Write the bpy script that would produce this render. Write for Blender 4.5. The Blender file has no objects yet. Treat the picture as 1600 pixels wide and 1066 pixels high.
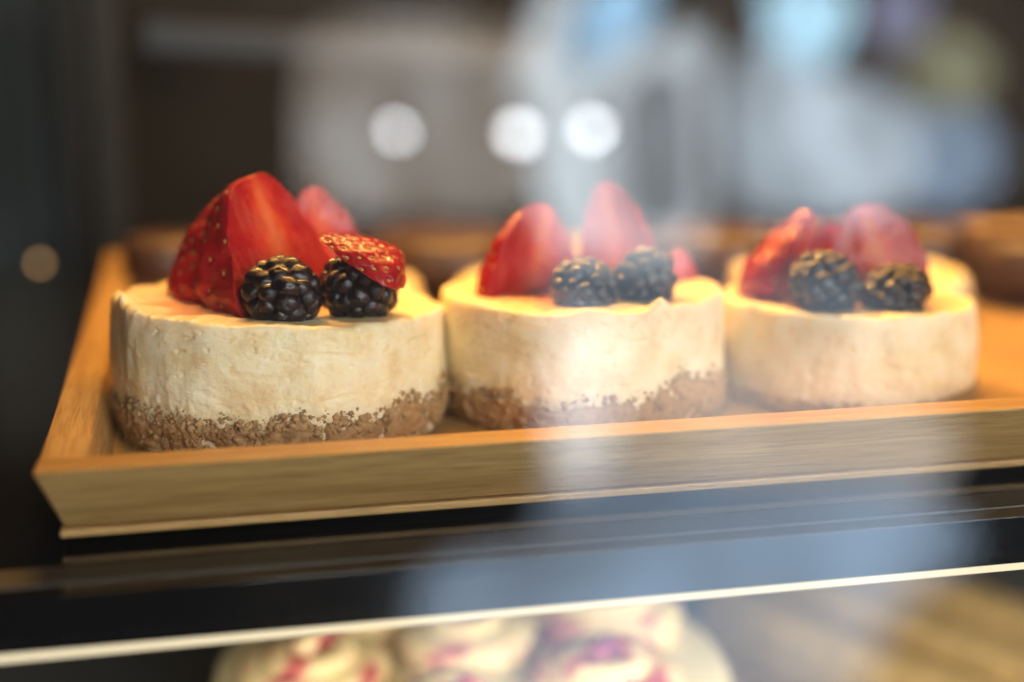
import bpy, bmesh, math, random
import numpy as np
from mathutils import Vector, Matrix
from mathutils.kdtree import KDTree

# ------------------------------------------------------------------ camera, world, light, exposure
S = bpy.context.scene
COL = S.collection
CAM_Z = 0.125                                   # lens height above the glass shelf (shelf top is z = 0)
YAW, PITCH, FPX = math.radians(12.3), math.radians(13.49), 2222.2
FW = Vector((math.sin(YAW)*math.cos(PITCH), math.cos(YAW)*math.cos(PITCH), -math.sin(PITCH)))
RT = Vector((math.cos(YAW), -math.sin(YAW), 0))
UP = RT.cross(FW)
EYE = Vector((0, 0, CAM_Z))
cam = bpy.data.cameras.new('camera'); cam.lens = 50; cam.sensor_width = 36
cam.clip_start = 0.01; cam.clip_end = 50
cam.dof.use_dof = True; cam.dof.focus_distance = 0.362; cam.dof.aperture_fstop = 2.8
cam.dof.aperture_blades = 0
camo = bpy.data.objects.new('camera', cam); COL.objects.link(camo)
camo.matrix_world = Matrix(((RT.x, UP.x, -FW.x, 0), (RT.y, UP.y, -FW.y, 0), (RT.z, UP.z, -FW.z, CAM_Z), (0, 0, 0, 1)))
S.camera = camo
W = bpy.data.worlds.new('World'); S.world = W; W.use_nodes = True
bgn = W.node_tree.nodes['Background']; bgn.inputs[0].default_value = (1.0, 0.86, 0.7, 1); bgn.inputs[1].default_value = 0.008
S.view_settings.view_transform = 'Standard'; S.view_settings.look = 'None'
S.view_settings.exposure = 0.0; S.view_settings.gamma = 1.0
S.render.engine = 'CYCLES'
S.cycles.use_denoising = True
S.cycles.max_bounces = 6; S.cycles.diffuse_bounces = 3; S.cycles.glossy_bounces = 3; S.cycles.use_adaptive_sampling = True; S.cycles.adaptive_threshold = 0.02; S.cycles.transparent_max_bounces = 12
S.cycles.caustics_reflective = False; S.cycles.caustics_refractive = False
S.cycles.sample_clamp_indirect = 6.0

WARM = (1.0, 0.50, 0.125)
def area_light(name, loc, direction, sx, sy, power, colour):
    l = bpy.data.lights.new(name, 'AREA'); l.shape = 'RECTANGLE'; l.size = sx; l.size_y = sy
    l.energy = power; l.color = colour
    o = bpy.data.objects.new(name, l); COL.objects.link(o); o.location = loc
    o.rotation_euler = Vector(direction).to_track_quat('-Z', 'Y').to_euler()
    return o
area_light('case_lamp_light', (0.32, 0.585, 0.418), (0.0, -0.22, -1), 0.80, 0.03, 4.3, WARM).data.spread = math.radians(95)
area_light('shelf_strip_light', (0.20, 0.306, -0.018), (0.0, 0.6, -0.8), 0.80, 0.010, 0.9, (1.0, 0.82, 0.55))

def spot(name, loc, target, power, size):
    l = bpy.data.lights.new(name, 'SPOT'); l.energy = power; l.color = WARM; l.spot_size = math.radians(size); l.spot_blend = 0.8; l.shadow_soft_size = 0.012
    o = bpy.data.objects.new(name, l); COL.objects.link(o); o.location = loc
    o.rotation_euler = (Vector(target)-Vector(loc)).to_track_quat('-Z', 'Y').to_euler()
SPOTS = [((-0.02, 0.62, 0.33), (0.078, 0.395, 0.02)), ((0.10, 0.64, 0.33), (0.185, 0.40, 0.02))]  # added warm spots for the orange glow on the cake sides
for a_, b_ in SPOTS: spot('added_spot_light', a_, b_, 9.0, 22)

def at(px, py, depth=None, z=None, y=None):
    """point seen at a given spot of the frame, at a depth, a height or a Y"""
    r = FW + RT*((px-800)/FPX) - UP*((py-533)/FPX)
    if depth is not None: t = depth
    elif z is not None: t = (z-CAM_Z)/r.z
    else: t = y/r.y
    return EYE + r*t
def cv(r, u, t): return (RT*r + UP*u - FW*t).normalized()   # direction: right, up, towards the lens

# ------------------------------------------------------------------ helpers
rng = np.random.default_rng(7)
random.seed(7)
_perm = rng.permutation(512); _perm = np.concatenate([_perm, _perm, _perm])
_grad = rng.normal(size=(512, 3)); _grad /= np.linalg.norm(_grad, axis=1)[:, None]
def noise3(p):
    p = np.asarray(p, float); i = np.floor(p).astype(int); f = p-i
    u = f*f*f*(f*(f*6-15)+10); i &= 511; out = 0
    for dx in (0, 1):
        for dy in (0, 1):
            for dz in (0, 1):
                h = _perm[_perm[_perm[(i[:, 0]+dx) & 511] + ((i[:, 1]+dy) & 511)] + ((i[:, 2]+dz) & 511)] & 511
                g = (_grad[h]*(f-np.array((dx, dy, dz)))).sum(1)
                w = (u[:, 0] if dx else 1-u[:, 0])*(u[:, 1] if dy else 1-u[:, 1])*(u[:, 2] if dz else 1-u[:, 2])
                out = out+g*w
    return out*1.5
def fbm(p, o=4, gain=0.5):
    a, s, f = 0, 1.0, 1.0
    for k in range(o):
        a = a+s*noise3(p*f+k*17.3); s *= gain; f *= 2.03
    return a
def sstep(a, b, x):
    t = np.clip((x-a)/(b-a), 0, 1); return t*t*(3-2*t)

def tag(o, label=None, cat=None, group=None, kind=None):
    if label: o['label'] = label
    if cat: o['category'] = cat
    if group: o['group'] = group
    if kind: o['kind'] = kind
    return o
def empty(name, loc=(0, 0, 0), **k):
    o = bpy.data.objects.new(name, None); COL.objects.link(o); o.location = loc; o.empty_display_size = 0.01
    return tag(o, **k)
def link(name, me, mat, parent=None, smooth=True, **k):
    o = bpy.data.objects.new(name, me); COL.objects.link(o)
    if mat is not None and not me.materials: me.materials.append(mat)
    if smooth: me.polygons.foreach_set('use_smooth', [True]*len(me.polygons))
    if parent is not None: o.parent = parent
    return tag(o, **k)
def mesh(name, v, f, attrs=None):
    me = bpy.data.meshes.new(name); me.from_pydata([tuple(x) for x in np.asarray(v, float)], [], [tuple(map(int, x)) for x in f]); me.update()
    for an, vals in (attrs or {}).items():
        a = me.attributes.new(an, 'FLOAT', 'POINT'); a.data.foreach_set('value', np.asarray(vals, np.float32))
    return me
def grid_faces(nr, nc, closed=True, off=0):
    f = []
    m = nc if closed else nc-1
    for r in range(nr-1):
        for c in range(m):
            d = (c+1) % nc
            f.append((off+r*nc+c, off+r*nc+d, off+(r+1)*nc+d, off+(r+1)*nc+c))
    return f
def box_mesh(name, c, s, bev=0.0, seg=2):
    bm = bmesh.new(); bmesh.ops.create_cube(bm, size=1)
    for v in bm.verts: v.co = Vector((c[i]+v.co[i]*s[i] for i in range(3)))
    if bev: bmesh.ops.bevel(bm, geom=bm.edges[:], offset=bev, segments=seg, affect='EDGES', profile=0.5)
    me = bpy.data.meshes.new(name); bm.to_mesh(me); bm.free(); return me
def hexa_mesh(name, pts, bev=0.0, seg=3):
    """eight corners: bottom ring of four then top ring of four"""
    bm = bmesh.new(); v = [bm.verts.new(p) for p in pts]
    for q in ((3, 2, 1, 0), (4, 5, 6, 7), (0, 1, 5, 4), (1, 2, 6, 5), (2, 3, 7, 6), (3, 0, 4, 7)): bm.faces.new([v[i] for i in q])
    bmesh.ops.recalc_face_normals(bm, faces=bm.faces[:])
    if bev: bmesh.ops.bevel(bm, geom=bm.edges[:], offset=bev, segments=seg, affect='EDGES', profile=0.5)
    me = bpy.data.meshes.new(name); bm.to_mesh(me); bm.free(); return me
def revolve(profile, n=48):
    v, f = [], []
    for r, z in profile:
        for k in range(n):
            a = 2*math.pi*k/n; v.append((r*math.cos(a), r*math.sin(a), z))
    f = grid_faces(len(profile), n)
    return np.array(v), f

# ------------------------------------------------------------------ materials
class Mat:
    def __init__(s, name):
        s.m = bpy.data.materials.new(name); s.m.use_nodes = True; s.t = s.m.node_tree
        s.b = s.t.nodes['Principled BSDF']; s.out = s.t.nodes['Material Output']
    def n(s, t, **k):
        x = s.t.nodes.new(t)
        for a, b in k.items():
            if a.startswith('i_'):
                x.inputs[a[2:].replace('_', ' ')].default_value = b
            else: setattr(x, a, b)
        return x
    def l(s, a, b): s.t.links.new(a, b)
    def set(s, **k):
        for a, b in k.items(): s.b.inputs[a.replace('_', ' ')].default_value = b
        return s
    def coord(s, scale=(1, 1, 1), out='Object'):
        tc = s.n('ShaderNodeTexCoord'); mp = s.n('ShaderNodeMapping'); mp.inputs['Scale'].default_value = scale
        s.l(tc.outputs[out], mp.inputs['Vector']); return mp.outputs[0]
    def noise(s, vec, scale, detail=4, rough=0.55, dist=0.0):
        x = s.n('ShaderNodeTexNoise'); x.inputs['Scale'].default_value = scale; x.inputs['Detail'].default_value = detail
        x.inputs['Roughness'].default_value = rough; x.inputs['Distortion'].default_value = dist
        s.l(vec, x.inputs['Vector']); return x.outputs['Fac']
    def ramp(s, fac, stops):
        r = s.n('ShaderNodeValToRGB'); e = r.color_ramp.elements
        while len(e) < len(stops): e.new(0.5)
        for q, (p, c) in zip(e, stops): q.position = p; q.color = (*c, 1) if len(c) == 3 else c
        s.l(fac, r.inputs[0]); return r.outputs[0]
    def mix(s, fac, a, b, mode='MIX'):
        x = s.n('ShaderNodeMix', data_type='RGBA', blend_type=mode)
        for sock, v in ((0, fac), (6, a), (7, b)):
            if hasattr(v, 'links'): s.l(v, x.inputs[sock])
            else: x.inputs[sock].default_value = v if sock == 0 else (*v, 1)
        return x.outputs[2]
    def math(s, op, a, b=0.0, clamp=False):
        x = s.n('ShaderNodeMath', operation=op, use_clamp=clamp)
        for i, v in ((0, a), (1, b)):
            if hasattr(v, 'links'): s.l(v, x.inputs[i])
            else: x.inputs[i].default_value = v
        return x.outputs[0]
    def attr(s, name):
        a = s.n('ShaderNodeAttribute'); a.attribute_name = name; return a.outputs['Fac']
    def bump(s, h, strength, dist):
        b = s.n('ShaderNodeBump'); b.inputs['Strength'].default_value = strength; b.inputs['Distance'].default_value = dist
        s.l(h, b.inputs['Height']); s.l(b.outputs[0], s.b.inputs['Normal'])
    def base(s, c): s.l(c, s.b.inputs['Base Color'])

def simple(name, col, rough=0.5, metal=0.0, spec=0.5, var=0.0, scale=60):
    M = Mat(name).set(Base_Color=(*col, 1), Roughness=rough, Metallic=metal, Specular_IOR_Level=spec)
    if var:
        n = M.noise(M.coord(), scale, 5)
        M.base(M.ramp(n, [(0.25, tuple(c*(1-var) for c in col)), (0.75, tuple(min(1, c*(1+var)) for c in col))]))
    return M.m

def make_filling():
    M = Mat('cheesecake_filling'); v = M.coord()
    tops = M.attr('top'); 
    n1 = M.noise(v, 130, 5, 0.6); n2 = M.noise(v, 420, 4, 0.6, 0.4); n3 = M.noise(v, 45, 3)
    c = M.ramp(n1, [(0.34, (0.80, 0.64, 0.36)), (0.48, (0.88, 0.765, 0.49)), (0.64, (0.92, 0.845, 0.62))])
    # yellow zest-like flecks, thicker near the top of the side
    fl = M.math('MULTIPLY', M.ramp(M.noise(v, 260, 2, 0.5), [(0.60, (0, 0, 0)), (0.70, (1, 1, 1))]), M.attr('fleck'))
    c = M.mix(M.math('MULTIPLY', fl, 0.6), c, (0.80, 0.56, 0.20))
    pale = M.ramp(n2, [(0.58, (0, 0, 0)), (0.72, (0.7, 0.7, 0.7))])
    c = M.mix(pale, c, (0.92, 0.85, 0.68))
    tc = M.ramp(n3, [(0.3, (0.80, 0.62, 0.33)), (0.7, (0.88, 0.75, 0.46))])
    c = M.mix(tops, c, tc)
    c = M.mix(M.attr('juice'), c, (0.72, 0.16, 0.08))
    M.base(c)
    M.set(Roughness=0.44, Subsurface_Weight=0.5, Subsurface_Scale=0.005, Specular_IOR_Level=0.4)
    M.b.inputs['Subsurface Radius'].default_value = (1.0, 0.84, 0.52)
    h = M.math('ADD', M.math('MULTIPLY', n2, 0.6), M.noise(v, 1100, 3, 0.6))
    M.bump(h, 0.38, 0.0006)
    return M.m
def make_crust():
    M = Mat('biscuit_crust'); v = M.coord()
    n = M.noise(v, 380, 5, 0.65); n2 = M.noise(v, 1300, 3, 0.6); n3 = M.noise(v, 90, 3)
    c = M.ramp(n, [(0.28, (0.10, 0.050, 0.018)), (0.44, (0.28, 0.155, 0.068)), (0.60, (0.44, 0.285, 0.14)), (0.76, (0.66, 0.53, 0.32))])
    c = M.mix(M.ramp(n3, [(0.4, (0, 0, 0)), (0.7, (0.6, 0.6, 0.6))]), c, (0.44, 0.25, 0.09))
    oi = M.n('ShaderNodeNewGeometry')
    c = M.mix(M.ramp(oi.outputs['Random Per Island'], [(0.0, (0, 0, 0)), (1.0, (0.55, 0.55, 0.55))]), c, (0.56, 0.40, 0.21))
    M.base(c)
    M.set(Roughness=0.62, Specular_IOR_Level=0.35, Subsurface_Weight=0.08, Subsurface_Scale=0.003)
    M.bump(M.math('ADD', n, M.math('MULTIPLY', n2, 0.6)), 0.8, 0.0008)
    return M.m
def make_strawberry():
    M = Mat('strawberry'); v = M.coord()
    cut, rad = M.attr('cut'), M.attr('rad')
    n = M.noise(v, 170, 4, 0.6); st = M.noise(M.coord((1, 1, 0.25)), 420, 4, 0.6)
    rr = M.math('ADD', rad, M.math('MULTIPLY', M.math('SUBTRACT', n, 0.5), 0.35))
    flesh = M.ramp(rr, [(0.0, (0.72, 0.17, 0.06)), (0.22, (0.62, 0.065, 0.022)), (0.42, (0.48, 0.008, 0.010)), (0.9, (0.36, 0.003, 0.008))])
    flesh = M.mix(M.ramp(st, [(0.50, (0, 0, 0)), (0.72, (0.20, 0.20, 0.20))]), flesh, (0.84, 0.26, 0.13))
    cx = M.n('ShaderNodeCombineXYZ'); M.l(M.attr('vein'), cx.inputs[0]); M.l(M.math('MULTIPLY', rad, 0.6), cx.inputs[1])
    vn = M.noise(cx.outputs[0], 6.0, 3, 0.6, 0.2)
    vf = M.math('MULTIPLY', M.ramp(vn, [(0.52, (0, 0, 0)), (0.66, (0.3, 0.3, 0.3))]), M.ramp(rad, [(0.25, (0, 0, 0)), (0.5, (1, 1, 1)), (0.9, (0.2, 0.2, 0.2))]))
    flesh = M.mix(vf, flesh, (0.85, 0.30, 0.16))
    skin = M.ramp(n, [(0.3, (0.28, 0.003, 0.008)), (0.7, (0.44, 0.009, 0.013))])
    tip = M.attr('tip')
    skin = M.mix(tip, skin, (0.72, 0.10, 0.045))
    M.base(M.mix(cut, skin, flesh))
    M.set(Subsurface_Weight=0.22, Subsurface_Scale=0.005, Specular_IOR_Level=0.28, Coat_Weight=0.30, Coat_Roughness=0.06)
    M.b.inputs['Subsurface Radius'].default_value = (1.0, 0.16, 0.08)
    r = M.math('ADD', 0.24, M.math('MULTIPLY', cut, 0.12)); M.l(r, M.b.inputs['Roughness'])
    M.bump(M.math('ADD', M.math('MULTIPLY', n, 0.5), M.noise(v, 900, 3, 0.6)), 0.55, 0.0008)
    return M.m
def make_bamboo(axis):
    sc = {'x': (0.045, 1, 1), 'y': (1, 0.045, 1)}[axis]
    M = Mat('bamboo_'+axis); v = M.coord(sc)
    fine = M.noise(v, 1500, 5, 0.62); mid = M.noise(v, 230, 4, 0.6, 0.3); big = M.noise(v, 60, 2)
    c = M.ramp(mid, [(0.25, (0.34, 0.19, 0.062)), (0.5, (0.46, 0.285, 0.105)), (0.75, (0.57, 0.385, 0.165))])
    c = M.mix(M.ramp(fine, [(0.36, (0.8, 0.8, 0.8)), (0.54, (0, 0, 0))]), c, (0.27, 0.145, 0.045))
    c = M.mix(M.ramp(big, [(0.45, (0, 0, 0)), (0.7, (0.45, 0.45, 0.45))]), c, (0.46, 0.27, 0.10))
    # bamboo node scars: short darker cross marks
    vo = M.n('ShaderNodeTexVoronoi'); vo.inputs['Scale'].default_value = 26
    M.l(M.coord({'x': (0.75, 1.6, 1.6), 'y': (1.6, 0.75, 1.6)}[axis]), vo.inputs['Vector'])
    knot = M.ramp(vo.outputs['Distance'], [(0.06, (0.6, 0.6, 0.6)), (0.13, (0, 0, 0))])
    c = M.mix(M.math('MULTIPLY', knot, M.noise(M.coord(), 700, 3)), c, (0.16, 0.085, 0.03))
    M.base(c); M.set(Roughness=0.42, Specular_IOR_Level=0.4)
    M.bump(M.math('ADD', fine, M.math('MULTIPLY', mid, 0.4)), 0.30, 0.0004)
    return M.m
def make_glass():
    M = Mat('display_glass'); t = M.t; t.nodes.remove(M.b)
    lw = M.n('ShaderNodeLayerWeight'); lw.inputs['Blend'].default_value = 0.5
    f = M.math('ADD', M.math('MULTIPLY', M.math('POWER', lw.outputs['Facing'], 5.0), 0.955), 0.045)
    tr = M.n('ShaderNodeBsdfTransparent'); tr.inputs[0].default_value = (0.985, 0.99, 0.985, 1)
    gl = M.n('ShaderNodeBsdfGlossy'); gl.inputs['Roughness'].default_value = 0.0; gl.inputs['Color'].default_value = (1, 1, 1, 1)
    mx = M.n('ShaderNodeMixShader'); M.l(f, mx.inputs[0]); M.l(tr.outputs[0], mx.inputs[1]); M.l(gl.outputs[0], mx.inputs[2])
    sm = M.ramp(M.noise(M.coord((1, 1, 0.6)), 9, 5, 0.62, 0.8), [(0.42, (0, 0, 0)), (0.75, (0.007, 0.007, 0.007))])
    g2 = M.n('ShaderNodeBsdfGlossy'); g2.inputs['Roughness'].default_value = 0.28
    m2 = M.n('ShaderNodeMixShader'); M.l(sm, m2.inputs[0]); M.l(mx.outputs[0], m2.inputs[1]); M.l(g2.outputs[0], m2.inputs[2])
    M.l(m2.outputs[0], M.out.inputs['Surface'])
    return M.m
def make_mottled_glow(name, col, strength, scale=2.2, amount=0.5, alt=None):
    """noise-mottled emission for the added reflection shapes and fill panes"""
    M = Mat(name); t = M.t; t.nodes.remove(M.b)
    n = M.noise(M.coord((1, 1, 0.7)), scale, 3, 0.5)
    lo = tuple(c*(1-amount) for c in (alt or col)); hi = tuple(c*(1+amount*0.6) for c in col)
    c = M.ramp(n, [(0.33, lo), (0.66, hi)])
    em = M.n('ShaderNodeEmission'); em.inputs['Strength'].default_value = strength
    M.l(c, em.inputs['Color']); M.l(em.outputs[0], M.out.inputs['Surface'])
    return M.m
def emit(name, col, strength):
    M = Mat(name); M.t.nodes.remove(M.b); em = M.n('ShaderNodeEmission')
    em.inputs['Color'].default_value = (*col, 1); em.inputs['Strength'].default_value = strength
    M.l(em.outputs[0], M.out.inputs['Surface']); return M.m
def make_blackberry():
    M = Mat('blackberry'); v = M.coord()
    n = M.noise(v, 600, 4, 0.6); oi = M.n('ShaderNodeObjectInfo')
    c = M.ramp(n, [(0.3, (0.003, 0.002, 0.004)), (0.75, (0.009, 0.005, 0.009))])
    c = M.mix(M.math('MULTIPLY', oi.outputs['Random'], 0.25), c, (0.030, 0.006, 0.012))
    M.base(c); M.set(Specular_IOR_Level=0.42, Coat_Weight=0.5, Coat_Roughness=0.05)
    r = M.ramp(M.noise(v, 300, 3), [(0.35, (0.12, 0.12, 0.12)), (0.7, (0.30, 0.30, 0.30))]); M.l(r, M.b.inputs['Roughness'])
    M.bump(M.noise(v, 1500, 4, 0.65), 0.35, 0.0003)
    return M.m
def make_frosting():
    M = Mat('rosette_frosting'); v = M.coord()
    t = M.attr('tint'); n = M.noise(v, 60, 3)
    c = M.ramp(t, [(0.0, (0.84, 0.70, 0.40)), (0.38, (0.86, 0.64, 0.42)), (0.62, (0.60, 0.14, 0.14)), (1.0, (0.24, 0.03, 0.13))])
    M.base(M.mix(M.ramp(n, [(0.5, (0, 0, 0)), (0.8, (0.3, 0.3, 0.3))]), c, (0.9, 0.8, 0.6)))
    M.set(Roughness=0.5, Subsurface_Weight=0.2, Subsurface_Scale=0.004); return M.m
def make_choco():
    M = Mat('chocolate_cake'); v = M.coord(); n = M.noise(v, 220, 5, 0.65)
    M.base(M.ramp(n, [(0.3, (0.026, 0.009, 0.004)), (0.7, (0.085, 0.032, 0.013))])); M.set(Roughness=0.45, Coat_Weight=0.6, Coat_Roughness=0.28)
    M.bump(n, 0.8, 0.002); return M.m

FILL, CRUST, STRAW, BBERRY = make_filling(), make_crust(), make_strawberry(), make_blackberry()
BX, BY = make_bamboo('x'), make_bamboo('y')
GLASS = make_glass()
SEED = simple('strawberry_seed', (0.50, 0.25, 0.06), 0.35, var=0.5, scale=500)
FROST, CHOCO = make_frosting(), make_choco()
BLACKGLASS = simple('black_glass_shelf', (0.006, 0.006, 0.007), 0.10, spec=0.5)
BRONZE = simple('bronze_profile', (0.045, 0.034, 0.026), 0.5, metal=0.0, var=0.3, scale=30)
BLACK = simple('black_rubber', (0.006, 0.006, 0.006), 0.6, spec=0.2)
ALU = simple('dull_aluminium', (0.030, 0.031, 0.027), 0.6, metal=0.0, spec=0.1, var=0.2, scale=20)
RAILM = simple('rail_metal', (0.055, 0.068, 0.085), 0.5)
PALE = simple('pale_metal', (0.50, 0.45, 0.38), 0.5, metal=0.0, var=0.15, scale=20)
DARKWOOD = simple('dark_back_panel', (0.022, 0.014, 0.006), 0.7, spec=0.08, var=0.4, scale=9)
GREY = simple('grey_shelf', (0.16, 0.165, 0.17), 0.45, var=0.15, scale=15)
CREAM = simple('cream_frosting', (0.86, 0.77, 0.52), 0.5, var=0.08, scale=60)
LED = emit('lit_shelf_edge', (1.0, 0.84, 0.56), 1.2)

# ------------------------------------------------------------------ display case
RIM_Z, FLOOR_Z = 0.022, 0.009
shelf = empty('shelf', (0.2, 0.45, -0.005), kind='structure')
def child_box(name, parent, c, s, mat, bev=0.0008, **k):
    p = parent.location
    return link(name, box_mesh(name, (c[0]-p[0], c[1]-p[1], c[2]-p[2]), s, bev), mat, parent, smooth=False, **k)
SX0, SX1 = -0.45, 0.95
child_box('black_glass', shelf, ((SX0+SX1)/2, 0.5085, -0.0025), (SX1-SX0, 0.383, 0.005), BLACKGLASS)
child_box('bronze_strip', shelf, ((SX0+SX1)/2, 0.3112, -0.0022), (SX1-SX0, 0.0105, 0.0052), BRONZE)
child_box('fascia', shelf, ((SX0+SX1)/2, 0.3026, -0.0063), (SX1-SX0, 0.0062, 0.0125), BLACKGLASS, 0.0002)
led = empty('lit_shelf_edge', (0.25, 0.2995, -0.0135), label='glowing warm white strip along the front edge of the black shelf', cat='light strip')
child_box('diffuser', led, ((SX0+SX1)/2, 0.3005, -0.0138), (SX1-SX0, 0.0022, 0.0013), LED, 0.0004)
child_box('profile', led, ((SX0+SX1)/2, 0.3035, -0.0140), (SX1-SX0, 0.0034, 0.0022), BLACK, 0.0003)

pane = link('glass_pane', box_mesh('glass_pane', (0.25, 0.242, 0.05), (1.5, 0.004, 0.95)), GLASS, smooth=False,
            label='clear front glass of the display case with daylight reflections', cat='glass pane')

back = link('back_wall', box_mesh('back_wall', (0.46, 0.78, 0.16), (1.06, 0.02, 0.62), 0.002), DARKWOOD, smooth=False, kind='structure')
post = empty('corner_post', (-0.045, 0.70, 0), label='upright black and grey corner post of the display case, far left', cat='post')
a = at(104, 250, y=0.70); b = at(146, 250, y=0.70); c2 = at(192, 250, y=0.70)
child_box('gasket', post, ((a.x+b.x)/2, 0.70, 0.17), (b.x-a.x, 0.02, 0.60), BLACK)
child_box('profile', post, ((b.x+c2.x)/2+0.0015, 0.715, 0.17), (c2.x-b.x, 0.03, 0.60), ALU)
rl, rr_ = at(228, 57, y=0.715), at(860, 92, y=0.66)
rail = empty('shelf_rail', rl, label='blurred pale horizontal rail across the dark back of the case', cat='rail')
dv = rr_-rl; mid = (rl+rr_)/2
bar = link('bar', box_mesh('bar', (0, 0, 0), (dv.length, 0.01, 0.0145), 0.002), RAILM, rail, smooth=False)
bar.location = mid-rl; bar.rotation_euler = dv.to_track_quat('X', 'Z').to_euler()
for q in (0.06, 0.94):
    br = link('bracket', box_mesh('bracket', (0, 0.02, 0), (0.012, 0.06, 0.008), 0.001), ALU, rail, smooth=False)
    br.location = dv*q+Vector((0, 0.035, 0))
side = link('side_glass', box_mesh('side_glass', (-0.1085, 0.47, 0.15), (0.004, 0.43, 0.60)), GLASS, smooth=False,
            label='clear side glass of the display case beyond the tray', cat='glass pane')
lamp = empty('case_lamp', (0.32, 0.585, 0.42), label='long warm lamp bar at the top of the display case', cat='lamp')
child_box('housing', lamp, (0.32, 0.585, 0.430), (0.86, 0.05, 0.02), ALU, 0.002)
for ex in (-0.10, 0.74): child_box('end_cap', lamp, (ex, 0.585, 0.430), (0.02, 0.054, 0.024), BLACK, 0.002)

for k, (a_, b_) in enumerate(SPOTS):
    sl = empty('added_spot', a_, label=('added unseen warm spot lamp aimed between front and middle cake', 'added unseen warm spot lamp aimed between middle and right cake')[k], cat='lamp', group='added unseen spot lamps')
    dd_ = (Vector(a_)-Vector(b_)).normalized(); sl.rotation_euler = dd_.to_track_quat('Z', 'Y').to_euler()
    v, f = revolve([(0.013, -0.012), (0.016, -0.012), (0.016, 0.03), (0.010, 0.036), (0.0005, 0.036)], 24); link('shade', mesh('shade', v, f), BLACK, sl)
    v, f = revolve([(0.003, 0.036), (0.003, 0.09)], 10); link('stem', mesh('stem', v, f), ALU, sl)

# ------------------------------------------------------------------ bamboo tray
TX0, TX1, TY0, TY1 = -0.0405, 0.420, 0.318, 0.612      # outer rim rectangle
TH, FLY, FLX = 0.0105, 0.0115, 0.0048                   # wall thickness, lean front/back, lean sides
tray = empty('bamboo_tray', ((TX0+TX1)/2, (TY0+TY1)/2, 0.0), label='long bamboo tray with flared sides holding the cheesecakes', cat='tray')
tp = tray.location
def twall(name, bot, top, z0, z1, mat):
    pts = [(x-tp.x, y-tp.y, z0) for x, y in bot]+[(x-tp.x, y-tp.y, z1) for x, y in top]
    return link(name, hexa_mesh(name, pts, 0.0007), mat, tray)
ZB = 0.0045   # the slim base board lies just under the walls
for nm, y0, y1, sgn in (('front_wall', TY0, TY0+TH, 1), ('back_wall', TY1-TH, TY1, -1)):
    twall(nm, [(TX0+FLX, y0+sgn*FLY), (TX1-FLX, y0+sgn*FLY), (TX1-FLX, y1+sgn*FLY), (TX0+FLX, y1+sgn*FLY)],
          [(TX0, y0), (TX1, y0), (TX1, y1), (TX0, y1)], ZB, RIM_Z, BX)
for sgn, x0, x1 in ((1, TX0, TX0+TH), (-1, TX1-TH, TX1)):
    e = 0.0002
    twall('side_wall', [(x0+sgn*FLX, TY0+TH+FLY+e), (x1+sgn*FLX, TY0+TH+FLY+e), (x1+sgn*FLX, TY1-TH-FLY-e), (x0+sgn*FLX, TY1-TH-FLY-e)],
          [(x0, TY0+TH+e), (x1, TY0+TH+e), (x1, TY1-TH-e), (x0, TY1-TH-e)], ZB, RIM_Z-0.0007, BY)
bx0, bx1, by0, by1 = TX0+FLX-0.001, TX1-FLX+0.001, TY0+FLY-0.0012, TY1-FLY+0.0012
link('base_board', box_mesh('base_board', ((bx0+bx1)/2-tp.x, (by0+by1)/2-tp.y, 0.0033), (bx1-bx0, by1-by0, 0.0020), 0.0005), BX, tray, smooth=False)
fx0, fx1 = TX0+TH+0.003, TX1-TH-0.003
nb = 9; fy0, fy1 = TY0+TH+0.006, TY1-TH-0.006
for k in range(nb):                                       # floor slats
    w = (fy1-fy0)/nb
    link('floor_slat', box_mesh('floor_slat', ((fx0+fx1)/2-tp.x, fy0+w*(k+0.5)-tp.y, (FLOOR_Z+0.0045)/2+0.0001), (fx1-fx0, w-0.0006, FLOOR_Z-0.0045), 0.0004), BX, tray, smooth=False)

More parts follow.
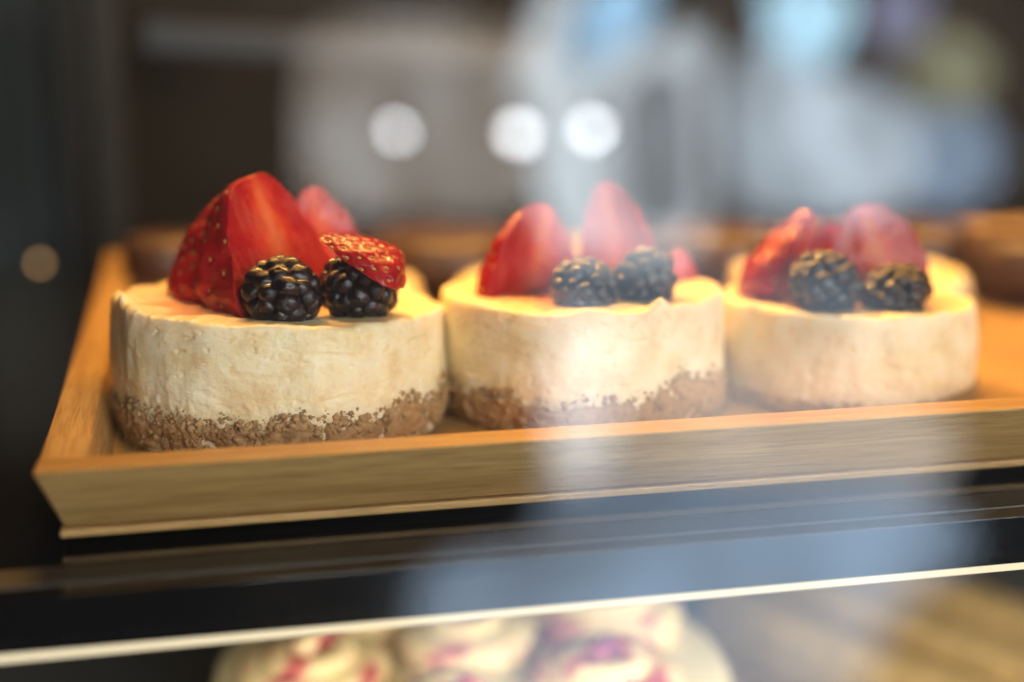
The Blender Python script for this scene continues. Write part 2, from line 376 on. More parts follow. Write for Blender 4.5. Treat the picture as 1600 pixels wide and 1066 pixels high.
# ------------------------------------------------------------------ cheesecakes
def cheesecake(x, y, R, H, label, seed, group, juice=(), tilt=(0, 0), crust_h=0.012, crust_rise=None, na=320, ns=90, rough=1.0, lip=None, squash=1.0):
    root = empty('cheesecake', (x, y, FLOOR_Z), label=label, cat='cheesecake', group=group)
    th = np.linspace(0, 2*math.pi, na, endpoint=False)
    rows = []                                             # (r factor offset, z, top)
    sh = 0.0016
    for v in np.linspace(0.001, H-sh, ns): rows.append((R, v, 0.0))
    for a in np.linspace(0, math.pi/2, 7)[1:]: rows.append((R-sh+sh*math.cos(a), H-sh+sh*math.sin(a), a/(math.pi/2)))
    for q in np.linspace(1, 0.0, 46)[1:]: rows.append(((R-sh)*max(q, 0.002), H, 1.0))
    r = np.array([q[0] for q in rows])[:, None]+0*th[None]; z = np.array([q[1] for q in rows])[:, None]+0*th[None]
    top = np.array([q[2] for q in rows])[:, None]+0*th[None]
    T = th[None]+0*r
    p = np.stack([r*np.cos(T), r*np.sin(T), z], -1).reshape(-1, 3)
    o = np.array((seed*3.1, seed*1.7, seed*5.3))
    hz = (z/H).reshape(-1); tf = top.reshape(-1); rf = r.reshape(-1)/R
    cyl = np.stack([np.cos(T)*R, np.sin(T)*R, z], -1).reshape(-1, 3)
    low = fbm(cyl*np.array((55, 55, 25))+o, 3)*0.0011
    bulge = 0.0016*np.sin(np.clip(1-hz, 0, 1)*math.pi*0.9)*1.0
    curd = fbm(cyl*np.array((330, 330, 300))+o, 4, 0.6)
    curd = curd*(0.00013+0.00042*sstep(0.7, 0.15, hz))*rough
    pits = -np.clip(fbm(cyl*np.array((330, 330, 360))+o+9, 3)-0.42, 0, 1)*0.0010*rough - np.clip(fbm(cyl*np.array((45, 45, 210))+o+3, 2)-0.42, 0, 1)*0.0012*rough
    side = (low+bulge+curd+pits)
    fade = np.clip(rf, 0, 1)**3
    rad = np.stack([np.cos(T), np.sin(T), 0*T], -1).reshape(-1, 3)
    p = p+rad*(side*fade*(1-0.55*tf))[:, None]
    p[:, :2] *= 1.0
    # top: dished, slightly uneven, tilted
    dish = -0.0014*(1-np.clip(rf, 0, 1)**2)*tf
    zt = fbm(np.stack([p[:, 0], p[:, 1], 0*p[:, 0]], -1)*90+o, 3)*0.0007*tf + fbm(p*500+o, 2)*0.00012*tf
    p[:, 2] += dish+zt + hz*(p[:, 0]*tilt[0]+p[:, 1]*tilt[1])
    p[:, 2] += sstep(0.80, 0.99, rf)*sstep(0.8, 1, hz)*(0.0006*fbm(np.stack([np.cos(T), np.sin(T), 0*T], -1).reshape(-1, 3)*5+o, 4, .6)-0.0002)
    if lip is not None:                                   # raised nib on the rim at an angle
        for ang, hgt, wid in lip:
            d = np.abs((T.reshape(-1)-ang+math.pi) % (2*math.pi)-math.pi)
            p[:, 2] += hgt*np.exp(-(d/wid)**2)*sstep(0.86, 0.985, rf)*sstep(0.85, 1, hz)
    p[:, 1] *= squash
    f = grid_faces(len(rows), na)
    fl = sstep(0.35, 0.8, hz)*(1-tf)*0.75+0.25*(1-tf)
    ju = np.zeros(len(p))
    for jx, jy, jr in juice:
        dd = np.hypot(p[:, 0]-jx, p[:, 1]-jy)*(1+0.5*fbm(p*120+o, 3))
        ju = np.maximum(ju, 0.55*sstep(jr, jr*0.55, dd)*(tf > .5))
    body = link('filling', mesh('filling', p, f, {'top': tf**2, 'fleck': fl, 'juice': ju}), FILL, root)
    # crust
    nc = 34
    zz = np.linspace(0, 1, nc)[:, None]+0*th[None]; T2 = th[None]+0*zz
    edge = crust_h*(1+0.26*fbm(np.stack([np.cos(th)*R*70, np.sin(th)*R*70, 0*th], -1)+o+4, 3))
    if crust_rise: edge = edge+crust_rise[1]*np.exp(-(((th-crust_rise[0]+math.pi) % (2*math.pi)-math.pi)/crust_rise[2])**2)
    z2 = zz*edge[None]
    c = np.stack([np.cos(T2)*R, np.sin(T2)*R, z2], -1).reshape(-1, 3)
    pts = [(rng.uniform(-R-.004, R+.004), rng.uniform(-R-.004, R+.004), rng.uniform(-.002, .024)) for _ in range(9000)]
    pts = [q for q in pts if abs(math.hypot(q[0], q[1])-R) < 0.004]
    kd = KDTree(len(pts))
    for i, q in enumerate(pts): kd.insert(q, i)
    kd.balance()
    d = np.array([kd.find(Vector(q))[2] for q in c])
    clump = np.sqrt(np.clip(1-(d/0.0024)**2, 0, 1))*0.0013
    zzf = zz.reshape(-1)
    inside = -0.0034*sstep(0.72, 1.0, zzf)-0.0012*sstep(0.25, 0.0, zzf)
    side2 = (fbm(c*np.array((55, 55, 25))+o, 3)*0.0011 + 0.0016*np.sin(np.clip(1-c[:, 2]/H, 0, 1)*math.pi*0.9))
    rad2 = np.stack([np.cos(T2), np.sin(T2), 0*T2], -1).reshape(-1, 3)
    off = side2+clump*1.15+inside-0.0001+fbm(c*420+o, 3, .6)*0.0005
    c2_ = c+rad2*off[:, None]; c2_[:, 1] *= squash
    link('crust', mesh('crust', c2_, grid_faces(nc, na)), CRUST, root)
    # loose crumbs clinging to the crust
    bm = bmesh.new()
    ncr = int(2400*rough) if na > 500 else (1000 if na > 300 else 120)
    ang = rng.uniform(0, 2*math.pi, ncr)
    if na > 300: ang = rng.uniform(math.radians(150), math.radians(390), ncr)        # the side towards the room
    eg = np.interp(ang % (2*math.pi), th, edge, period=2*math.pi)
    zc_ = np.clip(eg*(0.98-rng.exponential(0.30, ncr))+rng.normal(0, 0.0008, ncr), 0.0006, None)
    cyc = np.stack([np.cos(ang)*R, np.sin(ang)*R, zc_], -1)
    sd = fbm(cyc*np.array((55, 55, 25))+o, 3)*0.0011 + 0.0016*np.sin(np.clip(1-zc_/H, 0, 1)*math.pi*0.9)
    ico = bmesh.new(); bmesh.ops.create_icosphere(ico, subdivisions=1, radius=1)
    iv = np.array([q.co[:] for q in ico.verts]); ifc = [[q.index for q in fc_.verts] for fc_ in ico.faces]; ico.free()
    V, F_ = [], []
    for k in range(ncr):
        sz = min(0.00026+rng.exponential(0.00026), 0.0014)*(0.75 if zc_[k] > eg[k] else 1.0)
        q_ = Matrix.Rotation(rng.uniform(0, 6.28), 3, Vector(rng.normal(size=3)).normalized())
        vv = (iv*(1+rng.uniform(-.3, .3, (len(iv), 1))))*np.array((sz, sz*rng.uniform(.6, 1), sz*rng.uniform(.5, 1)))
        vv = vv @ np.array(q_)
        rr = R+sd[k]+(0.0007 if zc_[k] < eg[k]*.8 else -0.0001)+rng.uniform(-.0002, .0003)
        b0 = len(V)*len(iv)
        V.append(vv+np.array((rr*math.cos(ang[k]), rr*math.sin(ang[k])*squash, zc_[k]))); F_ += [[b0+t_ for t_ in fc_] for fc_ in ifc]
    bm = bmesh.new(); bm.from_mesh(mesh('tmp', np.concatenate(V), F_))
    me = bpy.data.meshes.new('crumbs'); bm.to_mesh(me); bm.free()
    link('crumbs', me, CRUST, root, smooth=True, kind='stuff')
    return root

G1 = 'cheesecakes in the front row of the tray'
c1 = at(437, 458, depth=0.400)
cheesecake(c1.x, c1.y, 0.0452, 0.0344, 'sharp front cheesecake at the tray corner topped with strawberry and two blackberries', 3, G1,
           juice=[(-0.012, -0.018, 0.02), (-0.022, -0.008, 0.016), (0.02, -0.01, 0.012)], tilt=(-0.058, -0.045), crust_h=0.0128, na=640, ns=150, lip=[(math.radians(196), 0.0022, 0.035), (math.radians(186), 0.0012, 0.2)])
c2p = at(907, 452, depth=0.419)
cheesecake(c2p.x, c2p.y, 0.0410, 0.0340, 'slightly blurred middle cheesecake of the front row with tall pink strawberry pieces', 8, G1,
           juice=[(-0.012, -0.01, 0.018), (0.015, -0.008, 0.014)], tilt=(0.0, -0.035), crust_h=0.0118, crust_rise=(math.radians(299), 0.0085, 0.24), na=420, ns=100, lip=[(math.radians(288), 0.0024, 0.06)])
c3p = at(1320, 464, depth=0.434)
cheesecake(c3p.x, c3p.y, 0.0378, 0.0285, 'blurred cheesecake at the right end of the front row with red strawberry halves', 13, G1,
           juice=[(-0.012, -0.01, 0.016), (0.012, -0.01, 0.014)], tilt=(-0.02, -0.045), crust_h=0.0045, na=360, ns=80, rough=0.8)
G2 = 'cheesecakes in the second row of the tray'
for i, (px, lab) in enumerate(((470, 'blurred cheesecake hidden behind the sharp front one'), (900, 'blurred yellow cheesecake just behind the middle one of the front row'),
                               (1325, 'blurred yellow cheesecake behind the right end one of the front row'))):
    q = at(px, 420, depth=(0.515, 0.515, 0.535)[i])
    cheesecake(q.x, q.y, 0.0425, 0.0175 if i else 0.016, lab, 20+i, G2, na=160, ns=40, rough=0.7)

# ------------------------------------------------------------------ strawberries
PT = np.array([0, .03, .10, .20, .34, .50, .66, .80, .91, .97, 1.0])
PR = np.array([0, .62, .90, 1.0, .98, .88, .73, .56, .42, .29, 0.0])
def prof(t):
    # smooth interpolation of the outline
    f = np.linspace(0, 1, 400); r = np.interp(f, PT, PR); k = np.hanning(31); k /= k.sum()
    rs = np.convolve(np.pad(r, 15, mode='edge'), k, 'valid'); rs = np.where((f < 0.04) | (f > 0.965), r, rs)
    return np.interp(t, f, rs)
def strawberry(label, centre, axis, face, L, R, ymin, ymax, seed, group, nt=110, na=150, seeds=True, flat=1.0):
    """slice of a berry: long axis, cut-face direction (+y side), kept between ymin and ymax (fractions of R)"""
    ax = axis.normalized(); fy = (face-ax*face.dot(ax)).normalized(); fx = fy.cross(ax)
    root = empty('strawberry_piece', centre, label=label, cat='strawberry', group=group)
    M = Matrix(((fx.x, fy.x, ax.x), (fx.y, fy.y, ax.y), (fx.z, fy.z, ax.z)))
    root.rotation_euler = M.to_euler()
    t = 0.5-0.5*np.cos(np.linspace(0, math.pi, nt)); th = np.linspace(0, 2*math.pi, na, endpoint=False)
    Tt, Th = np.meshgrid(t, th, indexing='ij'); Rr = prof(Tt)*R
    o = np.array((seed*2.3, seed*7.1, seed*3.9))
    x = Rr*np.cos(Th); y = Rr*np.sin(Th); z = (Tt-0.5)*L
    p = np.stack([x, y, z], -1).reshape(-1, 3)
    p = p*(1+0.15*fbm(p*70+o, 2))[:, None]
    rel = p[:, 1]/R
    cut = np.maximum(sstep(ymax-0.004, ymax+0.012, rel), sstep(ymin+0.004, ymin-0.012, rel))
    yc = np.clip(p[:, 1], ymin*R, ymax*R)
    Rl = np.maximum(np.hypot(p[:, 0], p[:, 1]), 1e-5)
    radv = np.hypot(p[:, 0], yc)/np.maximum(Rl, 1e-5)
    wav = fbm(np.stack([p[:, 0], p[:, 2], 0*p[:, 0]], -1)*110+o, 3)*0.00055
    # seeds on a spiral lattice
    sp, sn = [], []
    ns_ = 105
    for k in range(ns_):
        tt = 0.06+0.91*((k+0.5)/ns_)**0.95; aa = k*2.39996+seed
        rr = float(prof(np.array([tt]))[0])*R
        q = np.array((rr*math.cos(aa), rr*math.sin(aa), (tt-0.5)*L)); q = q*(1+0.15*fbm((q*70+o)[None], 2)[0])
        if ymin*R+0.0004 < q[1] < ymax*R-0.0004:
            dr = (float(prof(np.array([min(tt+.02, 1)]))[0])-float(prof(np.array([tt-.02]))[0]))*R/(0.04*L)
            nv = np.array((math.cos(aa), math.sin(aa), -dr)); nv /= np.linalg.norm(nv)
            sp.append(q); sn.append(nv)
    pn = p.copy(); pn[:, 1] = yc
    nrm = np.stack([np.cos(Th), np.sin(Th), 0.3*(Tt-0.3)], -1).reshape(-1, 3); nrm /= np.linalg.norm(nrm, axis=1)[:, None]
    sk = (1-cut)
    if sp:
        SPn = np.array(sp); d2 = ((p[:, None, :]-SPn[None])**2).sum(-1) if len(p)*len(sp) < 4e6 else None
        dmin = np.sqrt(d2.min(1))
        pn -= nrm*(0.00060*np.exp(-(dmin/0.0010)**2)*sk-0.00010*np.exp(-((dmin-0.0019)/0.0007)**2)*sk)[:, None]
    pn[:, 1] += wav*cut
    pn[:, 1] *= flat
    tip = sstep(0.86, 1.0, Tt.reshape(-1))*0.8
    f = grid_faces(nt, na)
    flesh = link('flesh', mesh('flesh', pn, f, {'cut': cut, 'rad': np.clip(radv, 0, 1), 'tip': tip, 'vein': (pn[:, 2]-0.9*np.abs(pn[:, 0]))*260+np.sign(pn[:, 0])*40}), STRAW, root)
    if seeds and sp:
        bm = bmesh.new()
        for q, nv in zip(sp, sn):
            q = np.array(q)*np.array((1, flat, 1))
            zt = Vector((0, 0, 1)); nn = Vector(nv); up = (zt-nn*zt.dot(nn)).normalized(); sd = up.cross(nn)
            m = Matrix(((sd.x, nn.x, up.x, q[0]-nn.x*.0003), (sd.y, nn.y, up.y, q[1]-nn.y*.0003), (sd.z, nn.z, up.z, q[2]-nn.z*.0003), (0, 0, 0, 1)))
            s = random.uniform(.85, 1.15)
            bmesh.ops.create_uvsphere(bm, u_segments=8, v_segments=6, radius=1, matrix=m @ Matrix.Diagonal((.00042*s, .00030*s, .00066*s, 1)))
        me = bpy.data.meshes.new('seeds'); bm.to_mesh(me); bm.free()
        link('seeds', me, SEED, flesh, kind='stuff')
    return root
GS = 'cut strawberry pieces on the cheesecakes'
# front cake
strawberry('large upright strawberry half with pale cut face behind the sharp left blackberry', at(428, 386, depth=0.392), cv(-0.34, 1, 0.10), cv(0.87, 0.14, 0.47),
           0.0430, 0.0240, -1.0, 0.06, 2, GS, nt=150, na=220)
strawberry('dark red strawberry slice leaning at the left edge of the front topping', at(346, 398, depth=0.404), cv(0.22, 1, -0.05), cv(0.80, 0.02, -0.35),
           0.0350, 0.0130, -0.9, 0.30, 5, GS)
strawberry('small blurred strawberry slice upright at the back of the front cake', at(503, 362, depth=0.425), cv(-0.28, 1, 0.1), cv(0.1, 0.1, 1),
           0.027, 0.0105, -0.75, 0.1, 9, GS)
strawberry('thin seeded strawberry slice lying on top of the right blackberry', at(562, 408, depth=0.376), cv(-0.90, 0.44, 0.15), cv(-0.34, -0.85, -0.40),
           0.0255, 0.0120, -1.0, -0.25, 11, GS, flat=0.6)
# middle cake
strawberry('wide blurred pink strawberry half on the left of the middle cake', at(840, 406, depth=0.416), cv(0.16, 1, 0.0), cv(0.62, 0.05, 0.8),
           0.0345, 0.0165, -0.9, 0.05, 15, GS)
strawberry('tall pointed pale strawberry piece rising highest on the middle cake', at(962, 384, depth=0.430), cv(-0.18, 1, 0.0), cv(-0.5, 0.1, 0.8),
           0.042, 0.0135, -0.9, 0.05, 18, GS)
strawberry('small strawberry bit peeking out right of the middle cake blackberries', at(1056, 440, depth=0.432), cv(0.2, 1, 0), cv(0.3, 0.0, 1),
           0.020, 0.0075, -0.9, 0.2, 19, GS, nt=60, na=80)
# right cake
strawberry('blurred strawberry wedge on the left of the right end cake', at(1240, 408, depth=0.430), cv(0.42, 1, 0.0), cv(0.9, 0.2, 0.3),
           0.033, 0.0135, -0.9, 0.05, 22, GS)
strawberry('blurred folded strawberry wedge on the right of the right end cake', at(1368, 395, depth=0.432), cv(-0.25, 1, 0.0), cv(0.1, -0.35, 0.9),
           0.029, 0.0150, -0.9, 0.05, 25, GS)
strawberry('small blurred strawberry slice between the two wedges of the right end cake', at(1296, 405, depth=0.445), cv(0.1, 1, 0.0), cv(0.1, 0, 1),
           0.024, 0.011, -0.9, 0.05, 27, GS, nt=60, na=80)

# ------------------------------------------------------------------ blackberries
def drupelet_mesh(seed):
    bm = bmesh.new(); bmesh.ops.create_icosphere(bm, subdivisions=4, radius=1.0)
    v = np.array([q.co[:] for q in bm.verts])
    n = 1+0.07*fbm(v*1.3+seed*5.1, 2)+0.014*fbm(v*4.5+seed, 2)
    dim = -0.10*np.exp(-(np.hypot(v[:, 0]-.1, v[:, 1]+.1)/0.14)**2)*(v[:, 2] > 0)
    n = n+dim
    for q, s in zip(bm.verts, n): q.co *= s
    me = bpy.data.meshes.new('drupelet'); bm.to_mesh(me); bm.free()
    me.materials.append(BBERRY); me.polygons.foreach_set('use_smooth', [True]*len(me.polygons)); return me
DM = [drupelet_mesh(s) for s in range(5)]
def blackberry(label, centre, ra, rb, axis, seed, count=44, size=0.30):
    rnd = random.Random(seed)
    root = empty('blackberry', centre, label=label, cat='blackberry', group='blackberries on the cheesecakes')
    root.rotation_euler = axis.to_track_quat('Z', 'Y').to_euler()
    v, f = revolve([(max(math.sin(a), .01)*ra*0.80, -math.cos(a)*rb*0.80) for a in np.linspace(0, math.pi, 14)], 20)
    link('core', mesh('core', v, f), BBERRY, root)
    # points pushed apart on the ellipsoid
    P = np.array([(math.sqrt(max(0, 1-(1-2*(k+.5)/count)**2))*math.cos(k*2.39996), math.sqrt(max(0, 1-(1-2*(k+.5)/count)**2))*math.sin(k*2.39996), 1-2*(k+.5)/count) for k in range(count)])
    P += np.array([[rnd.gauss(0, .10) for _ in range(3)] for _ in range(count)])
    P /= np.linalg.norm(P, axis=1)[:, None]
    for _ in range(12):
        D = P[:, None]-P[None]; q = (D**2).sum(-1)+np.eye(count); P = P+0.012*(D/q[..., None]**1.5).sum(1)/count*3; P /= np.linalg.norm(P, axis=1)[:, None]
    for k in range(count):
        n = Vector(P[k]); s = size*ra*rnd.uniform(.86, 1.14)
        o = bpy.data.objects.new('drupelet', DM[rnd.randrange(5)]); COL.objects.link(o); o.parent = root
        pos = Vector((n.x*(ra-s*0.72), n.y*(ra-s*0.72), n.z*(rb-s*0.72)))
        o.location = pos; nn = Vector((n.x/ra, n.y/ra, n.z/rb)).normalized()
        o.rotation_euler = (nn.to_track_quat('Z', 'Y').to_matrix() @ Matrix.Rotation(rnd.uniform(0, 6.28), 3, 'Z')).to_euler()
        o.scale = (s*rnd.uniform(.95, 1.12), s*rnd.uniform(.88, 1.02), s*rnd.uniform(.85, 1.0))
    return root
blackberry('sharp glossy blackberry at the front edge of the sharp front cake', at(441, 459, depth=0.372), 0.0104, 0.0093, cv(0.25, 1, 0.35), 4, 46, 0.31)
blackberry('blackberry under the thin strawberry slice on the front cake', at(561, 449, depth=0.383), 0.0106, 0.0100, cv(-0.1, 1, 0.2), 6, 50, 0.285)
blackberry('blurred blackberry in the middle of the middle cake front', at(913, 449, depth=0.396), 0.0099, 0.0082, cv(0.2, 1, 0.3), 8, 50, 0.27)
blackberry('blurred tall blackberry at the right of the middle cake', at(1008, 438, depth=0.402), 0.0086, 0.0094, cv(0.3, 1, 0.2), 10, 46, 0.29)
blackberry('blurred blackberry with pale blue shine on the right end cake', at(1289, 443, depth=0.412), 0.0107, 0.0092, cv(0.2, 1, 0.3), 12, 52, 0.27)
blackberry('blurred dark blackberry at the right side of the right end cake', at(1398, 456, depth=0.416), 0.0102, 0.0080, cv(-0.3, 1, 0.2), 14, 50, 0.28)
blackberry('blurred blackberry half hidden at the back left of the right end cake', at(1206, 402, depth=0.448), 0.0075, 0.0075, cv(-0.2, 1, 0.2), 16, 40, 0.30)

# ------------------------------------------------------------------ chocolate cakes in the back row
for i, (px, d, lab) in enumerate(((262, 0.560, 'blurred chocolate cake in a pale paper case in the back left corner of the tray'),
                                  (450, 0.566, 'blurred chocolate cake hidden behind the front strawberries'),
                                  (690, 0.573, 'blurred chocolate cake in the gap between the front and the middle cheesecake'),
                                  (1120, 0.583, 'blurred chocolate cake in the gap between the middle and the right cheesecake'),
                                  (1425, 0.590, 'blurred chocolate cake behind the right end cheesecake'),
                                  (1610, 0.560, 'blurred dark chocolate cake cut off by the right border'))):
    q = at(px, 400, depth=d); R = (0.0175, 0.030, 0.032, 0.028, 0.024, 0.026)[i]
    root = empty('chocolate_cake', (q.x, q.y, FLOOR_Z), label=lab, cat='cake', group='chocolate cakes in the back row')
    Hc = 0.026
    v, f = revolve([(R*.86, 0.008), (R*.92, 0.009), (R*1.02, 0.011), (R*1.03, 0.014), (R*.97, Hc-.002), (R*.8, Hc), (R*.4, Hc+.001), (R*.01, Hc+.001)], 64)
    n = fbm(v*120+i*9, 3); v = v*(1+0.05*n[:, None]*np.array((1, 1, .6)))
    link('cake_top', mesh('cake_top', v, f), CHOCO, root)
    pv, pf = [], []
    for rr, zz in ((R*.74, 0.0005), (R*.80, .004), (R*.87, .0082), (R*.92, .0095)):
        for k in range(96):
            a = 2*math.pi*k/96; w = rr*(1+0.022*math.cos(k*math.pi))
            pv.append((w*math.cos(a), w*math.sin(a), zz))
    link('paper_case', mesh('paper_case', pv, grid_faces(4, 96)), PALE if i == 0 else CHOCO, root)

# ------------------------------------------------------------------ lower shelf and what stands on it
LOW = -0.190
link('lower_shelf', box_mesh('lower_shelf', (0.3, 0.55, LOW-0.006), (1.4, 0.56, 0.012), 0.001), GREY, smooth=False, kind='structure')
q = at(738, 1028, depth=0.50); CT = q.z; CR = 0.091
fc = empty('frosted_cake', (q.x, q.y, LOW), label='blurred round cream cake with red and purple piped rosettes on the lower shelf', cat='cake')
Hb = CT-LOW
v, f = revolve([(CR*1.0, 0.0), (CR*1.01, Hb*.3), (CR, Hb-.008), (CR*.98, Hb-.003), (CR*.94, Hb), (CR*.5, Hb), (CR*.01, Hb)], 96)
v = v*(1+0.010*fbm(v*60, 3)[:, None]*np.array((1, 1, 0)))
link('frosting', mesh('frosting', v, f), CREAM, fc)
def rosette_mesh(seed):
    turns, n, m, tube = 2.6, 110, 12, 0.0075
    v, tint = [], []
    for k in range(n):
        u = k/(n-1); a = u*turns*2*math.pi+seed; rr = 0.020*(1-u)**0.9; zz = 0.003+0.013*u; tb = tube*(1-0.35*u)*min(1, (1-u)*9+.12)
        for j in range(m):
            b = 2*math.pi*j/m; tt = tb*(1+0.16*math.cos(6*b+u*9))
            v.append(((rr+tt*math.cos(b))*math.cos(a), (rr+tt*math.cos(b))*math.sin(a), zz+tt*math.sin(b)))
            tint.append(u)
    v = np.array(v); nz = fbm(v*95+seed*3.3, 2)
    t = 0.13+1.1*nz+0.10*(seed % 3)
    return mesh('rosette', v, grid_faces(n, m), {'tint': np.clip(t, 0, 1)})
RM = [rosette_mesh(s) for s in range(4)]
spots = [(0, 0)]+[(0.056*math.cos(a), 0.056*math.sin(a)) for a in np.arange(6)*math.pi/3+.25]
for i, (x, y) in enumerate(spots):
    o = link('rosette', RM[i % 4], FROST, fc); o.location = (x, y, Hb-0.001); o.rotation_euler.z = i*1.9
    s = 1.12; o.scale = (s, s, s)
link('cake_board', revolve and mesh('cake_board', *revolve([(CR*1.08, -.0), (CR*1.08, .003), (CR*.01, .003)], 64)), PALE, fc)
# golden pastries on a slanted board, far right
q = at(1520, 985, depth=0.60)
bd = empty('pastry_board', (q.x, q.y, LOW), label='blurred wooden board under the golden pastry bars, lower right', cat='board')
bd.rotation_euler.z = math.radians(-62)
link('board', box_mesh('board', (0, 0, 0.02), (0.26, 0.13, 0.012), 0.003), BX, bd, smooth=False)
for s in (-1, 1): link('foot', box_mesh('foot', (s*0.10, 0, 0.007), (0.02, 0.11, 0.0139), 0.001), BX, bd, smooth=False)
PASTRY = simple('golden_pastry', (0.70, 0.50, 0.24), 0.5, var=0.35, scale=80)
for i, (u, lab) in enumerate(((-0.042, 'blurred golden pastry bar on the board nearest the frosted cake'), (0.0, 'blurred golden pastry bar in the middle of the lower board'), (0.042, 'blurred golden pastry bar farthest back on the lower board'))):
    me = box_mesh('pastry_bar', (0, 0, 0.014), (0.22, 0.028, 0.028), 0.009, 4)
    bm = bmesh.new(); bm.from_mesh(me); bmesh.ops.subdivide_edges(bm, edges=bm.edges[:], cuts=3, use_grid_fill=True); bm.to_mesh(me); bm.free()
    co = np.array([v.co[:] for v in me.vertices]); nn = fbm(co*70+i*7, 3)
    for v_, n_ in zip(me.vertices, nn): v_.co *= 1+0.05*n_
    o = link('pastry_bar', me, PASTRY, None, label=lab, cat='pastry', group='pastry bars on the lower shelf')
    r = Matrix.Rotation(math.radians(-62), 3, 'Z') @ Vector((0, u, 0)); o.location = (q.x+r.x, q.y+r.y, LOW+0.026); o.rotation_euler.z = math.radians(-62)

# ------------------------------------------------------------------ behind the camera: added reflection shapes, added fill panes, pendant lamps
GY, DB = 0.24, 2.2
def mirror(px, py, d=DB):
    p = at(px, py, y=2*GY+d); return Vector((p.x, -d, p.z))
def pane_part(parent, name, x0, z0, x1, z1, mat, y=-DB):
    return link(name, box_mesh(name, ((x0+x1)/2-parent.location.x, y-parent.location.y, (z0+z1)/2-parent.location.z), (x1-x0, 0.006, z1-z0)), mat, parent, smooth=False)
def rect(x0, y0, x1, y1):
    a, b = mirror(x0, y1), mirror(x1, y0); c, d = mirror(x0, y0), mirror(x1, y1)
    return (a.x+c.x)/2, (a.z+d.z)/2, (b.x+d.x)/2, (c.z+b.z)/2
K = 1.3/0.088
shop = empty('fill_window', (0.9, -DB, -1.1), label='unseen bright window panes behind the camera, added to light the cake fronts', cat='window')
glow_root = empty('reflection_shapes', (0.9, -DB, -1.1), label='added glowing shapes behind the camera, seen only as pale reflections in the display glass', cat='reflection shapes')  # unseen emitters, shaped to give the pale reflections and haze in the glass
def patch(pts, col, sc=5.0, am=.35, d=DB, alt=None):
    """an added glowing shape drawing one reflection in the glass: rounded outline, a hand deep"""
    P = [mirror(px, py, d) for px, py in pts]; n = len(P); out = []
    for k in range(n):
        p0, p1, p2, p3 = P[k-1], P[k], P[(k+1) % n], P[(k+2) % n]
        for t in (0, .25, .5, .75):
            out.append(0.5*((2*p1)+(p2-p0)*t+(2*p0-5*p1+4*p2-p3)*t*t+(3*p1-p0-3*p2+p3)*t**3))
    c = sum(out, Vector())/len(out); m = len(out); L = glow_root.location
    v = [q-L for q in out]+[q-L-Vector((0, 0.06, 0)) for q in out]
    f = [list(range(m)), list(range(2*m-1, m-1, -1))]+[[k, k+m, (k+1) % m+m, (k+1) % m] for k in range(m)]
    me = mesh('reflection_shape', v, f)
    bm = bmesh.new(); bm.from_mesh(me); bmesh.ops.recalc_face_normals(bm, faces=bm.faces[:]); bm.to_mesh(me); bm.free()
    mt = make_mottled_glow('reflection_glow', tuple(q*K for q in col), 1.0, sc, am, tuple(q*K for q in alt) if alt else None)
    return link('reflection_shape', me, mt, glow_root, smooth=False)
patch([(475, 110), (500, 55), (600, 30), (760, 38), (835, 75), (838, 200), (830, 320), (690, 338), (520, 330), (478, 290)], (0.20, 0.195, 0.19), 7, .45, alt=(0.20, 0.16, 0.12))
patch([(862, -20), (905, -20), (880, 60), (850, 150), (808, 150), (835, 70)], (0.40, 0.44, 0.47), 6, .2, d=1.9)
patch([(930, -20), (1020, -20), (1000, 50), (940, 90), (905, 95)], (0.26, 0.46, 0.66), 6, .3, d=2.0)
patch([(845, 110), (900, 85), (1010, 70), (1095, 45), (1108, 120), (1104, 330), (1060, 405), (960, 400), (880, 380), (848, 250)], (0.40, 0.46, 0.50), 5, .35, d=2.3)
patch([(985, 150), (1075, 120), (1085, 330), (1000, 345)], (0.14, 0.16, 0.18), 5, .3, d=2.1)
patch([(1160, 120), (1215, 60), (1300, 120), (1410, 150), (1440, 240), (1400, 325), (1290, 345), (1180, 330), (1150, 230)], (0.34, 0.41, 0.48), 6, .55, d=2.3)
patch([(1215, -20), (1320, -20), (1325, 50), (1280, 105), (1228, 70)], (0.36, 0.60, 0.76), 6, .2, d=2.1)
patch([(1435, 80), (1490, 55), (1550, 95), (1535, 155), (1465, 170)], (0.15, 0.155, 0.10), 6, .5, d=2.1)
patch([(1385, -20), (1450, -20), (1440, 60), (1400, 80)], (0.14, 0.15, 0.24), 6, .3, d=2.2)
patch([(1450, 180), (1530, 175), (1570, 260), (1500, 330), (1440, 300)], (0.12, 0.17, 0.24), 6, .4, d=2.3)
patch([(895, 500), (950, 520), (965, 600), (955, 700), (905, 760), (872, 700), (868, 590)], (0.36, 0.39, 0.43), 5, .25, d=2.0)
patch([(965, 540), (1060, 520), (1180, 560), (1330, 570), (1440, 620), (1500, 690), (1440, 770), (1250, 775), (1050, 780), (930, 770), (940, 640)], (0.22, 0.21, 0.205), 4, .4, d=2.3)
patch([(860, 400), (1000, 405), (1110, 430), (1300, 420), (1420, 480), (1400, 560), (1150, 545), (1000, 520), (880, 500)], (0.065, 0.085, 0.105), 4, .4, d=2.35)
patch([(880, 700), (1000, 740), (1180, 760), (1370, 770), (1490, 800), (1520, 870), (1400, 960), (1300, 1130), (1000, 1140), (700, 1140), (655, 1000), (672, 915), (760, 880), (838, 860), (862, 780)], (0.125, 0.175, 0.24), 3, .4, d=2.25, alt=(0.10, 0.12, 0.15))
fill_glow = make_mottled_glow('fill_pane', (9.0, 8.8, 8.3), 1.0, 1.2, .2)
for k in range(3): pane_part(shop, 'pane', 0.05+k*0.92, 0.22, 0.93+k*0.92, 1.75, fill_glow)  # panes above the mirrored area, added as front light for the cakes
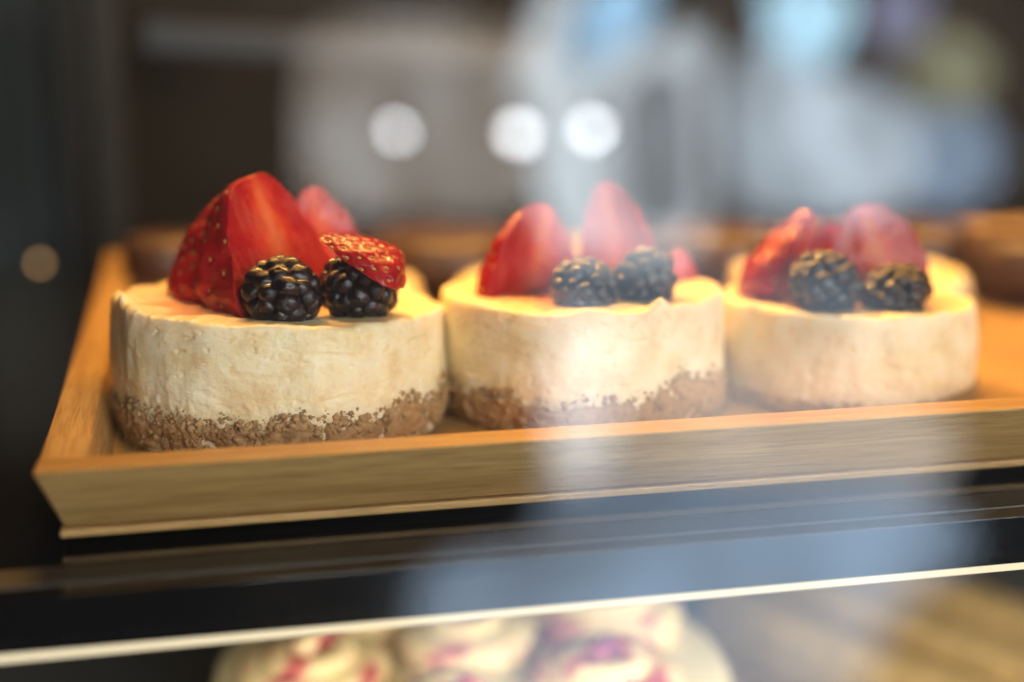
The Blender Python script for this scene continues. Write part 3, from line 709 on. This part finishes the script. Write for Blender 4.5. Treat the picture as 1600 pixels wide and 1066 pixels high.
FRAME = simple('dark_window_frame', (0.02, 0.02, 0.022), 0.5)
w = link('shop_wall', box_mesh('shop_wall', (0.9, -DB-1.0, 0.2), (8.0, 0.1, 4.2)), simple('dim_shop_wall', (0.05, 0.042, 0.035), 0.8, var=0.2, scale=3), smooth=False, kind='structure')
for zz in (0.19, 1.79): pane_part(shop, 'frame_rail', 0.0, zz-0.03, 2.84, zz+0.03, FRAME, -DB-0.02)
BULB = emit('bulb_glass', (0.92, 0.96, 1.0), 70.0)
for i, (px, py, lab) in enumerate(((622, 205, 'pendant bulb mirrored as the leftmost white dot in the glass'), (812, 208, 'pendant bulb mirrored as the middle white dot in the glass'), (926, 202, 'pendant bulb mirrored as the right white dot in the glass'))):
    p = mirror(px, py, 1.05)
    lp = empty('pendant_lamp', p, label=lab, cat='lamp', group='pendant lamps mirrored in the glass')
    br = (0.007, 0.010, 0.009)[i]
    v, f = revolve([(max(br*math.sin(a), 1e-4), -br*math.cos(a)) for a in np.linspace(0, math.pi, 16)], 24); link('bulb', mesh('bulb', v, f), BULB, lp)
    v, f = revolve([(0.006, br*.8), (0.006, br+.016), (0.0012, br+.02), (0.0012, 1.2)], 16); link('socket', mesh('socket', v, f), FRAME, lp)

# ------------------------------------------------------------------ dim shop beyond the side glass, far left
q0, q1 = at(-60, 300, y=1.7), at(92, 300, y=1.7)
cab = empty('shop_cabinet', ((q0.x+q1.x)/2, 1.7, -0.9), label='dim grey green cabinet blurred beyond the case, top left corner', cat='cabinet')
CABM = Mat('cabinet_paint'); CABM.base(CABM.ramp(CABM.noise(CABM.coord((1, 1, 0.35)), 9, 3), [(0.35, (0.05, 0.05, 0.05)), (0.7, (0.36, 0.42, 0.40))])); CABM.set(Roughness=0.4)
child_box('body', cab, ((q0.x+q1.x)/2, 1.85, -0.25), (q1.x-q0.x, 0.28, 1.3), CABM.m, 0.004)
for k in (0.27, 0.77):
    child_box('door', cab, (q0.x+(q1.x-q0.x)*k, 1.70, 0.06), ((q1.x-q0.x)*0.46, 0.016, 0.42), CABM.m, 0.003)
p = at(62, 411, y=0.79)
gl = empty('glow_lamp', p, label='small orange lamp blurred to a disc at the left border', cat='lamp')
v, f = revolve([(max(0.002*math.sin(a), 1e-4), -0.002*math.cos(a)) for a in np.linspace(0, math.pi, 12)], 16); link('bulb', mesh('bulb', v, f), emit('warm_bulb', (1.0, 0.55, 0.22), 3.2), gl)
v, f = revolve([(0.0016, 0.0016), (0.0016, 0.006), (0.0005, 0.008), (0.0005, 0.6)], 16); link('cord', mesh('cord', v, f), BLACK, gl)

# ------------------------------------------------------------------ crumbs fallen on the tray
V, F_ = [], []
for k in range(70):
    sz = min(0.0003+rng.exponential(0.0003), 0.0012)
    x, y, z = rng.uniform(-0.024, 0.26), rng.uniform(0.337, 0.356), FLOOR_Z+sz*.5
    c_ = np.array([(-1, -1, -1), (1, -1, -1), (1, 1, -1), (-1, 1, -1), (-1, -1, 1), (1, -1, 1), (1, 1, 1), (-1, 1, 1)])*sz*rng.uniform(.4, 1, (8, 3))
    b0 = len(V)*8; V.append(c_+np.array((x, y, z)))
    F_ += [[b0+i for i in q] for q in ((3, 2, 1, 0), (4, 5, 6, 7), (0, 1, 5, 4), (1, 2, 6, 5), (2, 3, 7, 6), (3, 0, 4, 7))]
link('crumbs', mesh('crumbs', np.concatenate(V), F_), CRUST, None, smooth=False, kind='stuff', label='tiny biscuit crumbs fallen on the bamboo tray', cat='crumbs')
